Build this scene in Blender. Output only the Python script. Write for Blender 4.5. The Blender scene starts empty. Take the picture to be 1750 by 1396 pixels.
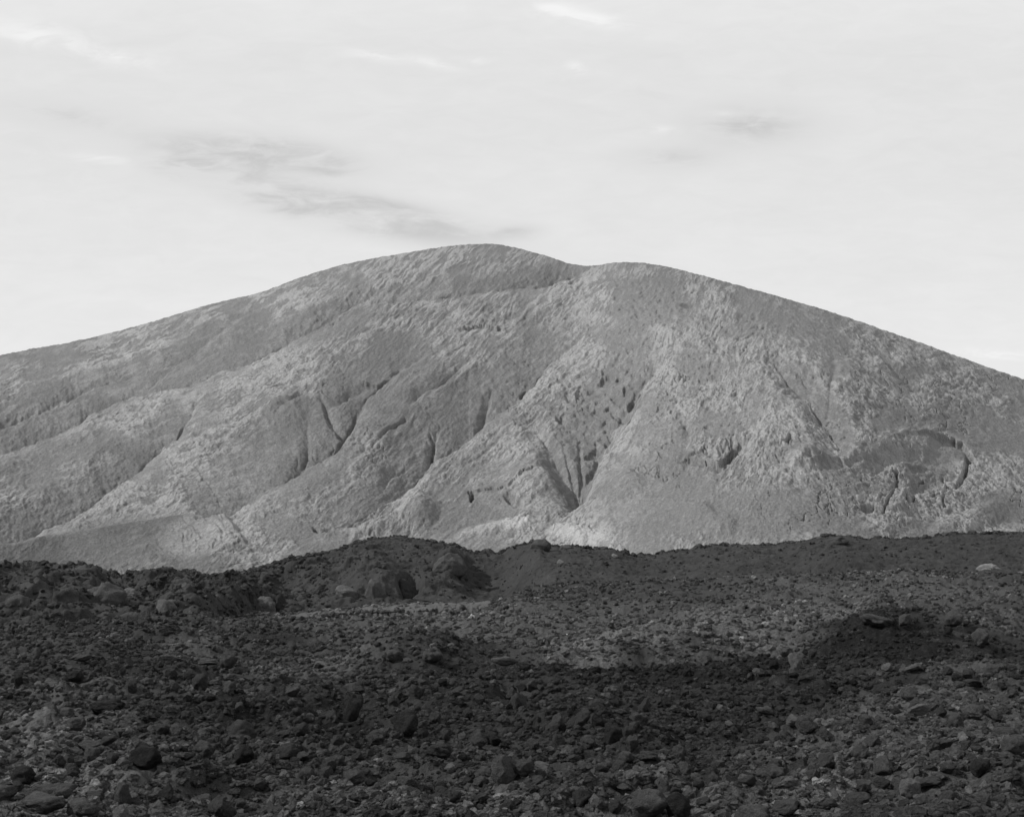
import bpy, bmesh, math, random
import numpy as np
from mathutils import Vector, Euler, Matrix

scene = bpy.context.scene
COL = scene.collection
F = 2166.0            # focal length of the view camera, in photograph pixels
CX, HY = 875.0, 990.0 # principal column and eye level, in photograph pixels
EYE = 2.6             # eye height above the lava

# ------------------------------------------------------------------ camera
cd = bpy.data.cameras.new('camera')
cam = bpy.data.objects.new('camera', cd)
COL.objects.link(cam)
cam.location = (0, 0, 0)
cam.rotation_euler = (math.radians(90), 0, 0)
cd.sensor_fit = 'HORIZONTAL'
cd.sensor_width = 36.0
cd.lens = 36.0 * F / 1750.0
cd.shift_y = (HY - 698.0) / 1750.0          # rising front of a view camera
cd.clip_start = 0.1
cd.clip_end = 30000
scene.camera = cam

# ------------------------------------------------------------------ exposure
scene.view_settings.view_transform = 'Standard'
scene.view_settings.look = 'None'
scene.view_settings.exposure = 0.0
scene.view_settings.gamma = 1.0

# ------------------------------------------------------------------ sun
SUN = Vector((-0.74, -0.16, 0.58)).normalized()
SUN_STRENGTH = 3.6
sl = bpy.data.lights.new('sun', 'SUN')
sl.energy = SUN_STRENGTH
sl.angle = math.radians(0.6)
sl.color = (1.0, 0.995, 0.985)
so = bpy.data.objects.new('sun', sl)
COL.objects.link(so)
so.rotation_euler = SUN.to_track_quat('Z', 'Y').to_euler()
so.location = (-200, -100, 300)

# ------------------------------------------------------------------ world sky
w = bpy.data.worlds.new('World')
scene.world = w
w.use_nodes = True
nt = w.node_tree
nt.nodes.clear()


class NG:
    """small helper for node trees"""
    def __init__(self, nt):
        self.nt = nt

    def new(self, t, **kw):
        n = self.nt.nodes.new(t)
        for k, v in kw.items():
            setattr(n, k, v)
        return n

    def link(self, a, b):
        self.nt.links.new(a, b)

    def put(self, sock, v):
        if isinstance(v, (int, float)):
            sock.default_value = v
        elif isinstance(v, tuple):
            sock.default_value = v
        else:
            self.link(v, sock)

    def math(self, op, a, b=None, c=None, clamp=False):
        n = self.new('ShaderNodeMath', operation=op)
        n.use_clamp = clamp
        self.put(n.inputs[0], a)
        if b is not None:
            self.put(n.inputs[1], b)
        if c is not None:
            self.put(n.inputs[2], c)
        return n.outputs[0]

    def noise(self, vec, scale, detail=4, rough=0.55, dist=0.0):
        n = self.new('ShaderNodeTexNoise')
        if vec is not None:
            self.link(vec, n.inputs['Vector'])
        n.inputs['Scale'].default_value = scale
        n.inputs['Detail'].default_value = detail
        n.inputs['Roughness'].default_value = rough
        n.inputs['Distortion'].default_value = dist
        return n.outputs[0]

    def rng(self, v, a, b, c, d):
        n = self.new('ShaderNodeMapRange')
        n.interpolation_type = 'SMOOTHSTEP'
        self.put(n.inputs[0], v)
        for i, q in enumerate((a, b, c, d)):
            n.inputs[i + 1].default_value = q
        return n.outputs[0]


g = NG(nt)
out = g.new('ShaderNodeOutputWorld')
bg = g.new('ShaderNodeBackground')
bg.inputs['Strength'].default_value = 0.1
g.link(bg.outputs[0], out.inputs[0])
sky = g.new('ShaderNodeTexSky', sky_type='NISHITA')
sky.sun_disc = False
sky.sun_elevation = math.asin(SUN.z)
sky.sun_rotation = math.atan2(SUN.x, SUN.y)
sky.dust_density = 3.0
bw = g.new('ShaderNodeRGBToBW')
g.link(sky.outputs[0], bw.inputs[0])
tc = g.new('ShaderNodeTexCoord')
sep = g.new('ShaderNodeSeparateXYZ')
g.link(tc.outputs['Generated'], sep.inputs[0])
dy = g.math('MAXIMUM', sep.outputs[1], 0.08)
su = g.math('DIVIDE', sep.outputs[0], dy)
se = g.math('DIVIDE', sep.outputs[2], dy)
cmb = g.new('ShaderNodeCombineXYZ')
g.link(su, cmb.inputs[0])
g.link(se, cmb.inputs[1])
skyv = cmb.outputs[0]


def sky_patch(px, py, rx, ry, tilt):
    """soft ellipse of cloud in one direction of the sky"""
    m = g.new('ShaderNodeMapping', vector_type='TEXTURE')
    g.link(skyv, m.inputs[0])
    m.inputs['Location'].default_value = ((px - CX) / F, (HY - py) / F, 0)
    m.inputs['Rotation'].default_value = (0, 0, math.radians(-tilt))
    m.inputs['Scale'].default_value = (rx / F, ry / F, 1)
    t = g.new('ShaderNodeTexGradient', gradient_type='QUADRATIC_SPHERE')
    g.link(m.outputs[0], t.inputs[0])
    return t.outputs[1]


def sky_noise(sx, sy, tilt, scale, detail, dist):
    m = g.new('ShaderNodeMapping', vector_type='POINT')
    g.link(skyv, m.inputs[0])
    m.inputs['Rotation'].default_value = (0, 0, math.radians(tilt))
    m.inputs['Scale'].default_value = (sx, sy, 1)
    return g.noise(m.outputs[0], scale, detail, 0.6, dist)


wisp = sky_noise(1.0, 3.4, 8, 9.0, 6, 0.6)
fine = sky_noise(1.0, 3.2, 8, 24.0, 8, 0.9)
dark = None
for args, k in (((430, 268, 300, 62, 5), 1.0), ((620, 365, 420, 60, 12), 0.9), ((330, 290, 130, 40, 4), 0.6),
                ((560, 352, 220, 34, 4), 0.6), ((520, 282, 130, 34, 3), 0.6),
                ((1280, 215, 200, 70, 0), 0.45), ((1150, 270, 160, 40, 0), 0.3), ((880, 395, 90, 26, 0), 0.4),
                ((120, 200, 260, 50, 8), 0.25)):
    p = g.math('MULTIPLY', sky_patch(*args), k)
    dark = p if dark is None else g.math('ADD', dark, p)
wm = g.rng(g.math('ADD', g.math('MULTIPLY', wisp, 0.5), g.math('MULTIPLY', fine, 0.5)), 0.36, 0.60, 0.12, 1.0)
dark = g.math('MULTIPLY', g.math('MINIMUM', g.math('MULTIPLY', dark, 2.6), 1.0), wm)
light = None
for args, k in (((1000, 32, 120, 24, 6), 1.0), ((940, 14, 90, 22, 0), 0.8), ((985, 116, 34, 18, 14), 0.8), ((60, 62, 190, 38, 10), 0.9),
                ((200, 98, 150, 26, 8), 0.6), ((640, 96, 110, 18, 8), 0.7), ((740, 108, 80, 16, 12), 0.7), ((805, 104, 50, 14, 5), 0.5),
                ((175, 272, 90, 16, 5), 0.7), ((280, 263, 60, 18, 0), 0.7), ((1240, 195, 80, 14, 0), 0.6), ((1130, 222, 60, 14, 0), 0.5),
                ((500, 300, 140, 26, 6), 0.7), ((1700, 606, 120, 16, 3), 0.9), ((560, 330, 100, 18, 6), 0.4)):
    p = g.math('MULTIPLY', sky_patch(*args), k)
    light = p if light is None else g.math('ADD', light, p)
lm = g.rng(fine, 0.36, 0.6, 0.25, 1.0)
light = g.math('MULTIPLY', g.math('MINIMUM', g.math('MULTIPLY', light, 1.6), 1.0), lm)
veil = g.math('ADD', 7.8, g.math('MULTIPLY', g.math('SUBTRACT', g.math('MULTIPLY', g.math('ADD', wisp, fine), 0.5), 0.5), 1.5))
veil = g.math('ADD', veil, g.rng(se, 0.40, 0.46, 0.0, 0.35))
veil = g.math('ADD', veil, g.rng(se, 0.14, 0.36, 0.55, 0.0))
veil = g.math('SUBTRACT', veil, g.math('MULTIPLY', dark, 2.1))
veil = g.math('ADD', veil, g.math('MULTIPLY', light, 1.05))
val = g.math('ADD', g.math('MULTIPLY', veil, 0.95), g.math('MULTIPLY', g.math('MINIMUM', bw.outputs[0], 9.0), 0.09))
g.link(val, bg.inputs['Color'])


# ------------------------------------------------------------------ noise in numpy
def _hash(ix, iy, seed):
    h = (ix.astype(np.int64) * 374761393 + iy.astype(np.int64) * 668265263 + seed * 974634777) & 0xffffffff
    h = ((h ^ (h >> 13)) * 1274126177) & 0xffffffff
    h = h ^ (h >> 16)
    h = (h * 2246822519) & 0xffffffff
    return ((h ^ (h >> 15)) & 0xffffff).astype(np.float32) / 16777215.0


def perlin(x, y, seed=0):
    ix = np.floor(x)
    iy = np.floor(y)
    fx = (x - ix).astype(np.float32)
    fy = (y - iy).astype(np.float32)
    ux = fx * fx * fx * (fx * (fx * 6 - 15) + 10)
    uy = fy * fy * fy * (fy * (fy * 6 - 15) + 10)

    def gr(dx, dyy):
        a = _hash(ix + dx, iy + dyy, seed) * 6.2831853
        return np.cos(a) * (fx - dx) + np.sin(a) * (fy - dyy)
    a = gr(0, 0)
    b = gr(1, 0)
    c = gr(0, 1)
    d = gr(1, 1)
    return ((a + (b - a) * ux) * (1 - uy) + (c + (d - c) * ux) * uy) * 1.5


def fbm(x, y, seed=0, o=4, gain=0.5, lac=2.03):
    s = 0
    a = 1.0
    for i in range(o):
        s = s + a * perlin(x, y, seed + i * 17)
        x = x * lac + 7.3
        y = y * lac - 3.1
        a *= gain
    return s


def ridged(x, y, seed=0, o=4, gain=0.5):
    s = 0
    a = 1.0
    for i in range(o):
        s = s + a * (1 - np.abs(perlin(x, y, seed + i * 13)) * 2)
        x = x * 2.1 + 1.7
        y = y * 2.1 + 9.2
        a *= gain
    return s


def worley(x, y, seed=0):
    ix = np.floor(x)
    iy = np.floor(y)
    f1 = np.full(x.shape, 9.0, np.float32)
    f2 = np.full(x.shape, 9.0, np.float32)
    idv = np.zeros(x.shape, np.float32)
    for dx in (-1, 0, 1):
        for dyy in (-1, 0, 1):
            cx = ix + dx
            cy = iy + dyy
            px = cx + _hash(cx, cy, seed)
            py = cy + _hash(cx, cy, seed + 101)
            d = ((px - x) ** 2 + (py - y) ** 2).astype(np.float32)
            near = d < f1
            f2 = np.where(near, f1, np.minimum(f2, d))
            idv = np.where(near, _hash(cx, cy, seed + 202), idv)
            f1 = np.where(near, d, f1)
    return np.sqrt(f1), np.sqrt(f2), idv


def hollows(x, y, seed):
    """small hollows: 1 under a sharp upper lip, running out to 0 below; and a random number per hollow"""
    ix = np.floor(x)
    iy = np.floor(y)
    f1 = np.full(x.shape, 9.0, np.float32)
    best = np.zeros(x.shape, np.float32)
    idv = np.zeros(x.shape, np.float32)
    for dx in (-1, 0, 1):
        for dyy in (-1, 0, 1):
            cx = ix + dx
            cy = iy + dyy
            ex = x - (cx + _hash(cx, cy, seed))
            ey = y - (cy + _hash(cx, cy, seed + 101))
            rad = 0.22 + 0.3 * _hash(cx, cy, seed + 303)
            d = (ex * ex + ey * ey).astype(np.float32)
            # an arched lip above, a ramp below
            arch = -rad * 0.7 + 1.1 * ex * ex / rad
            v = sstep(arch - 0.05, arch + 0.05, ey) * sstep(rad * 1.1, -rad * 0.5, ey) * sstep(rad * 1.15, rad * 0.8, np.abs(ex))
            near = d < f1
            best = np.where(near, v, best)
            idv = np.where(near, _hash(cx, cy, seed + 202), idv)
            f1 = np.where(near, d, f1)
    return best, idv


def sstep(a, b, x):
    t = np.clip((x - a) / (b - a), 0, 1)
    return t * t * (3 - 2 * t)


def blob(x, y, cx, cy, rx, ry, tilt=0.0):
    """smooth 1 at the centre to 0 at the rim of an ellipse (photograph pixels)"""
    c, s = math.cos(math.radians(tilt)), math.sin(math.radians(tilt))
    a = ((x - cx) * c + (y - cy) * s) / rx
    b = (-(x - cx) * s + (y - cy) * c) / ry
    return np.clip(1 - (a * a + b * b), 0, 1) ** 1.5


def polyline_field(x, y, pts):
    """unsigned distance, side (+ is below/right of a line drawn left to right), position along it 0..1"""
    best = np.full(x.shape, 1e9, np.float32)
    side = np.zeros(x.shape, np.float32)
    along = np.zeros(x.shape, np.float32)
    n = len(pts) - 1
    for i in range(n):
        ax, ay = pts[i][:2]
        bx, by = pts[i + 1][:2]
        vx, vy = bx - ax, by - ay
        L2 = vx * vx + vy * vy
        t = np.clip(((x - ax) * vx + (y - ay) * vy) / L2, 0, 1)
        dx = x - (ax + t * vx)
        dyy = y - (ay + t * vy)
        d = np.sqrt(dx * dx + dyy * dyy)
        m = d < best
        best = np.where(m, d, best)
        side = np.where(m, np.sign(vx * (y - ay) - vy * (x - ax)), side)
        along = np.where(m, (i + t) / n, along)
    return best, side, along


def line_y(pts, x):
    return np.interp(x, [p[0] for p in pts], [p[1] for p in pts])


# ------------------------------------------------------------------ mesh helpers
def grid_mesh(name, P, attrs, mat):
    """P: rows x cols x 3 array of points -> one mesh object, smooth"""
    r, c, _ = P.shape
    me = bpy.data.meshes.new(name)
    nv = r * c
    me.vertices.add(nv)
    me.vertices.foreach_set('co', P.reshape(-1).astype(np.float32))
    i = np.arange(nv, dtype=np.int32).reshape(r, c)
    q = np.stack([i[:-1, :-1], i[:-1, 1:], i[1:, 1:], i[1:, :-1]], -1).reshape(-1, 4)
    nf = len(q)
    me.loops.add(nf * 4)
    me.loops.foreach_set('vertex_index', q.reshape(-1))
    me.polygons.add(nf)
    me.polygons.foreach_set('loop_start', np.arange(nf, dtype=np.int32) * 4)
    me.polygons.foreach_set('loop_total', np.full(nf, 4, np.int32))
    me.polygons.foreach_set('use_smooth', np.ones(nf, bool))
    for k, v in attrs.items():
        a = me.attributes.new(k, 'FLOAT', 'POINT')
        a.data.foreach_set('value', v.reshape(-1).astype(np.float32))
    me.update()
    me.validate()
    me.materials.append(mat)
    o = bpy.data.objects.new(name, me)
    COL.objects.link(o)
    return o


def structure(o):
    o['kind'] = 'structure'
    return o


# ------------------------------------------------------------------ materials
def new_mat(name):
    m = bpy.data.materials.new(name)
    m.use_nodes = True
    m.node_tree.nodes.clear()
    k = NG(m.node_tree)
    o = k.new('ShaderNodeOutputMaterial')
    b = k.new('ShaderNodeBsdfPrincipled')
    b.inputs['Roughness'].default_value = 0.95
    b.inputs['Specular IOR Level'].default_value = 0.15
    k.link(b.outputs[0], o.inputs[0])
    return m, k, b


def bump(k, b, h, strength, dist):
    n = k.new('ShaderNodeBump')
    n.inputs['Strength'].default_value = strength
    n.inputs['Distance'].default_value = dist
    k.link(h, n.inputs['Height'])
    k.link(n.outputs[0], b.inputs['Normal'])


def mat_hill():
    m, k, b = new_mat('tuff')
    geo = k.new('ShaderNodeNewGeometry')
    at = k.new('ShaderNodeAttribute', attribute_name='crust')  # pale crust, with the sunlit scarp rim painted in
    st = k.new('ShaderNodeAttribute', attribute_name='stain_shade')
    ro = k.new('ShaderNodeAttribute', attribute_name='rough')
    fu = k.new('ShaderNodeAttribute', attribute_name='fall_u')
    fv = k.new('ShaderNodeAttribute', attribute_name='fall_v')
    cb = k.new('ShaderNodeCombineXYZ')
    k.link(fu.outputs['Fac'], cb.inputs[0])
    k.link(fv.outputs['Fac'], cb.inputs[1])
    pos = geo.outputs['Position']
    n1 = k.noise(pos, 0.45, 5, 0.65)
    n3 = k.noise(pos, 0.02, 4, 0.55)
    tot = None
    # the crust is drawn out along the fall line of each flank: left, middle, dome, right
    for ang, lo0, lo1, hi0, hi1, su, sv in ((-25, -99, -98, 380, 720, 0.018, 0.17), (-40, 330, 650, 950, 1280, 0.026, 0.17), (-62, 950, 1120, 1250, 1420, 0.07, 0.16), (36, 1250, 1430, 9000, 9001, 0.024, 0.17)):
        mp = k.new('ShaderNodeMapping', vector_type='TEXTURE')
        k.link(cb.outputs[0], mp.inputs[0])
        mp.inputs['Rotation'].default_value = (0, 0, math.radians(ang))
        mp.inputs['Scale'].default_value = (1 / su, 1 / sv, 1)
        n = k.noise(mp.outputs[0], 1.0, 6, 0.66, 0.25)
        wgt = k.math('MULTIPLY', k.rng(fu.outputs['Fac'], lo0, lo1, 0, 1), k.rng(fu.outputs['Fac'], hi0, hi1, 1, 0))
        q = k.math('MULTIPLY', n, wgt)
        if tot is None:
            tot, ws = q, wgt
        else:
            tot, ws = k.math('ADD', tot, q), k.math('ADD', ws, wgt)
    streak = k.math('DIVIDE', tot, k.math('MAXIMUM', ws, 0.3))
    rgh = ro.outputs['Fac']
    lev = k.math('ADD', k.math('ADD', streak, k.math('MULTIPLY', k.math('SUBTRACT', at.outputs['Fac'], 0.45), 0.22)), k.math('MULTIPLY', k.math('SUBTRACT', n1, 0.5), 0.25))
    fl = k.rng(lev, 0.44, 0.60, 0.0, 1.0)
    fl = k.math('MULTIPLY', fl, k.math('MULTIPLY_ADD', rgh, 0.85, 0.15))
    c = k.math('ADD', 0.139, k.math('ADD', k.math('MULTIPLY', at.outputs['Fac'], 0.050), k.math('MULTIPLY', fl, 0.066)))
    v = k.math('MULTIPLY_ADD', k.math('SUBTRACT', n1, 0.5), 0.7, 1.0)
    v = k.math('MULTIPLY', v, k.math('MULTIPLY_ADD', k.math('SUBTRACT', n3, 0.5), 0.25, 1.0))
    n5 = k.noise(pos, 0.95, 2, 0.75)
    v = k.math('MULTIPLY', v, k.math('MULTIPLY_ADD', k.math('SUBTRACT', n5, 0.5), 1.15, 1.0))
    c = k.math('MULTIPLY', c, v)
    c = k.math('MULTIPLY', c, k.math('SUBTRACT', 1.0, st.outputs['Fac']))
    k.link(c, b.inputs['Base Color'])
    h = k.math('ADD', k.math('MULTIPLY', k.math('MULTIPLY_ADD', rgh, 0.8, 0.2), streak), k.math('MULTIPLY', n1, 0.35))
    bump(k, b, k.math('ADD', h, k.math('MULTIPLY', n5, 0.25)), 0.9, 2.0)
    return m


def mat_lava(name, base, dust_light_v, attr=True, nscale=1.0):
    m, k, b = new_mat(name)
    geo = k.new('ShaderNodeNewGeometry')
    pos = geo.outputs['Position']
    n1 = k.noise(pos, 1.1 * nscale, 7, 0.7)
    n2 = k.noise(pos, 9.0 * nscale, 5, 0.65)
    n3 = k.noise(pos, 0.12, 3, 0.5)
    v = k.math('MULTIPLY_ADD', k.math('SUBTRACT', n1, 0.5), 1.3, 1.0)
    v = k.math('MULTIPLY', v, k.math('MULTIPLY_ADD', k.math('SUBTRACT', n2, 0.5), 1.0, 1.0))
    v = k.math('MULTIPLY', v, k.math('MULTIPLY_ADD', k.math('SUBTRACT', n3, 0.5), 0.6, 1.0))
    c = k.math('MULTIPLY', v, base)
    if attr:
        at = k.new('ShaderNodeAttribute', attribute_name='dust')  # dust; on the ground also painted sunlight and cloud shade
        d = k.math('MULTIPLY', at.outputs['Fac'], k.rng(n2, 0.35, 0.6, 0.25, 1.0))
        c = k.math('ADD', c, k.math('MULTIPLY', d, dust_light_v))
    c = k.math('MAXIMUM', c, 0.008)
    k.link(c, b.inputs['Base Color'])
    bump(k, b, k.math('ADD', n1, k.math('MULTIPLY', n2, 0.25)), 0.9, 0.35 / nscale)
    return m


def mat_rock(name, base, vary, instancer=False):
    m, k, b = new_mat(name)
    tco = k.new('ShaderNodeTexCoord')
    geo = k.new('ShaderNodeNewGeometry')
    pos = tco.outputs['Object']
    n1 = k.noise(pos, 2.2, 6, 0.7)
    n2 = k.noise(pos, 14.0, 4, 0.65)
    n4 = k.noise(geo.outputs['Position'], 5.0, 4, 0.6)
    v = k.math('MULTIPLY_ADD', k.math('SUBTRACT', n1, 0.5), 1.2, 1.0)
    v = k.math('MULTIPLY', v, k.math('MULTIPLY_ADD', k.math('SUBTRACT', n2, 0.5), 1.1, 1.0))
    v = k.math('MULTIPLY', v, k.math('MULTIPLY_ADD', k.math('SUBTRACT', n4, 0.5), 0.8, 1.0))
    if instancer:
        at = k.new('ShaderNodeAttribute', attribute_name='tone', attribute_type='INSTANCER')
        c = k.math('MULTIPLY', v, at.outputs['Fac'])
    else:
        oi = k.new('ShaderNodeObjectInfo')
        c = k.math('MULTIPLY', v, k.math('MULTIPLY_ADD', oi.outputs['Random'], vary, base))
    c = k.math('MAXIMUM', c, 0.008)
    k.link(c, b.inputs['Base Color'])
    bump(k, b, k.math('ADD', n1, k.math('MULTIPLY', n2, 0.5)), 1.0, 0.3)
    return m


MAT_HILL = mat_hill()
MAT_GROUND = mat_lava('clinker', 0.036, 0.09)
MAT_RIDGE = mat_lava('lava_ash', 0.037, 0.03, nscale=0.6)
MAT_SAND = mat_lava('gravel_sand', 0.085, 0.0, attr=False)
MAT_ROCK = mat_rock('lava_rock_dark', 0.056, 0.03)
MAT_ROCK_MID = mat_rock('lava_rock_grey', 0.085, 0.03)
MAT_ROCK_PALE = mat_rock('lava_rock_pale', 0.14, 0.06)
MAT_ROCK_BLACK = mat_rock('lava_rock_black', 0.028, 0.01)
MAT_RUBBLE = mat_rock('rubble', 0.03, 0.0, instancer=True)
MAT_SLAB = mat_rock('tuff_slab', 0.135, 0.02)

# ------------------------------------------------------------------ the hill
SKYLINE = [(-1500, 940), (-900, 840), (-500, 725), (-250, 660), (0, 607), (60, 595), (100, 589), (160, 576), (220, 561), (290, 541), (340, 525), (390, 512), (440, 502),
           (490, 483), (540, 465), (590, 451), (640, 441), (700, 431), (760, 421), (805, 417), (850, 417), (890, 425), (940, 439),
           (980, 450), (1005, 454), (1030, 451), (1070, 447), (1110, 450), (1150, 458), (1200, 471), (1260, 487), (1310, 501),
           (1360, 515), (1420, 533), (1480, 553), (1540, 574), (1600, 595), (1660, 617), (1710, 635), (1750, 648), (2000, 735), (2400, 850), (3000, 960)]

# gullies: points (x, y, depth in metres), width of the upper-left wall, width of the lower-right wall
GULLIES = [
    ([(-120, 815, 7), (0, 768, 8), (90, 738, 8), (150, 703, 8), (215, 678, 7), (310, 652, 5), (430, 610, 4), (567, 545, 3.0), (640, 500, 0)], 58, 16),
    ([(-100, 745, 4), (0, 719, 4), (60, 698, 3), (150, 657, 3), (200, 641, 3), (299, 615, 3), (330, 600, 2.5), (426, 528, 0)], 34, 14),
    ([(-80, 950, 4), (20, 921, 6), (103, 887, 8), (186, 838, 9), (254, 779, 9), (302, 738, 6), (330, 695, 3), (350, 660, 0)], 62, 16),
    ([(330, 905, 0), (390, 872, 7), (437, 833, 8), (488, 807, 8), (567, 765, 8), (590, 730, 7), (604, 705, 6), (621, 675, 5), (660, 645, 3), (705, 617, 2), (760, 580, 0)], 105, 22),
    ([(560, 905, 2), (640, 868, 4), (705, 824, 7), (736, 783, 8), (773, 762, 9), (825, 721, 10), (856, 700, 11), (894, 668, 9), (911, 645, 7), (937, 615, 5), (975, 585, 2), (1020, 555, 0)], 105, 16),
    ([(700, 690, 0), (722, 672, 2.5), (756, 652, 3), (787, 622, 2), (830, 590, 0)], 26, 8),
    ([(960, 880, 2), (990, 838, 7), (1003, 790, 10), (1020, 750, 11), (1058, 692, 9), (1100, 640, 5), (1150, 600, 0)], 96, 52),
    ([(1300, 590, 0), (1346, 638, 4), (1379, 668, 5), (1409, 708, 6), (1428, 745, 5), (1440, 762, 3), (1455, 790, 0)], 40, 60),
    ([(1424, 590, 0), (1425, 630, 1.3), (1417, 680, 1.6), (1412, 705, 0)], 26, 22),
    ([(560, 525, 0), (640, 515, 2.0), (720, 508, 2.5), (800, 498, 2.5), (870, 488, 4), (930, 482, 6), (975, 466, 6), (1003, 456, 2.5), (1035, 449, 0)], 40, 16),
    ([(580, 905, 0), (640, 885, 2), (700, 870, 0)], 20, 8),
    ([(780, 560, 0), (820, 552, 1.6), (872, 562, 0)], 6, 5),
    ([(160, 610, 0), (230, 590, 1.5), (320, 560, 1.5), (410, 520, 0)], 14, 8),
    ([(400, 620, 0), (470, 590, 2), (540, 552, 2.2), (600, 520, 2.2), (650, 495, 0)], 20, 7),
    ([(560, 690, 0), (600, 665, 2), (650, 640, 0)], 18, 7),
    ([(650, 830, 0), (665, 800, 2), (700, 785, 0)], 18, 8),
    ([(1480, 570, 0), (1510, 610, 1.8), (1560, 660, 1.8), (1640, 720, 0)], 16, 14),
    ([(1560, 650, 0), (1610, 700, 1.4), (1700, 770, 0)], 16, 14),
    ([(1160, 700, 0), (1180, 740, 1.5), (1160, 800, 0)], 20, 14),
    ([(893, 700, 1.0), (930, 745, 2.6), (965, 790, 3.4), (998, 835, 3.6), (1006, 850, 0)], 22, 60),
    ([(955, 735, 0), (980, 790, 1.6), (998, 836, 1.2)], 9, 9), ([(985, 725, 0), (995, 780, 1.6), (1000, 836, 1.2)], 8, 8), ([(1003, 836, 1.2), (1012, 785, 1.6), (1022, 730, 0)], 8, 8), ([(1006, 836, 1.2), (1030, 775, 1.6), (1050, 720, 0)], 9, 7),
    ([(460, 720, 0), (490, 690, 2), (520, 668, 2), (560, 655, 0)], 16, 6), ([(590, 735, 2.5), (560, 700, 2), (545, 660, 0)], 10, 10), ([(500, 800, 2.5), (525, 760, 2), (528, 700, 0)], 18, 8),
    ([(740, 780, 2.5), (735, 745, 1.8), (750, 715, 0)], 12, 8), ([(825, 720, 3), (830, 680, 2), (850, 640, 0)], 16, 8), ([(254, 779, 3), (285, 755, 2), (330, 742, 0)], 16, 8), ([(150, 700, 2), (200, 690, 2), (270, 640, 1.5), (330, 612, 0)], 16, 7),
    ([(530, 905, 0), (600, 893, 2.5), (640, 915, 3), (660, 930, 0)], 7, 7),
]



def inside_poly(x, y, poly):
    r = np.zeros(x.shape, bool)
    n = len(poly)
    for i in range(n):
        ax, ay = poly[i]
        bx, by = poly[(i + 1) % n]
        cond = (ay > y) != (by > y)
        if ay != by:
            r ^= cond & (x < (bx - ax) * (y - ay) / (by - ay) + ax)
    return r


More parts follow.
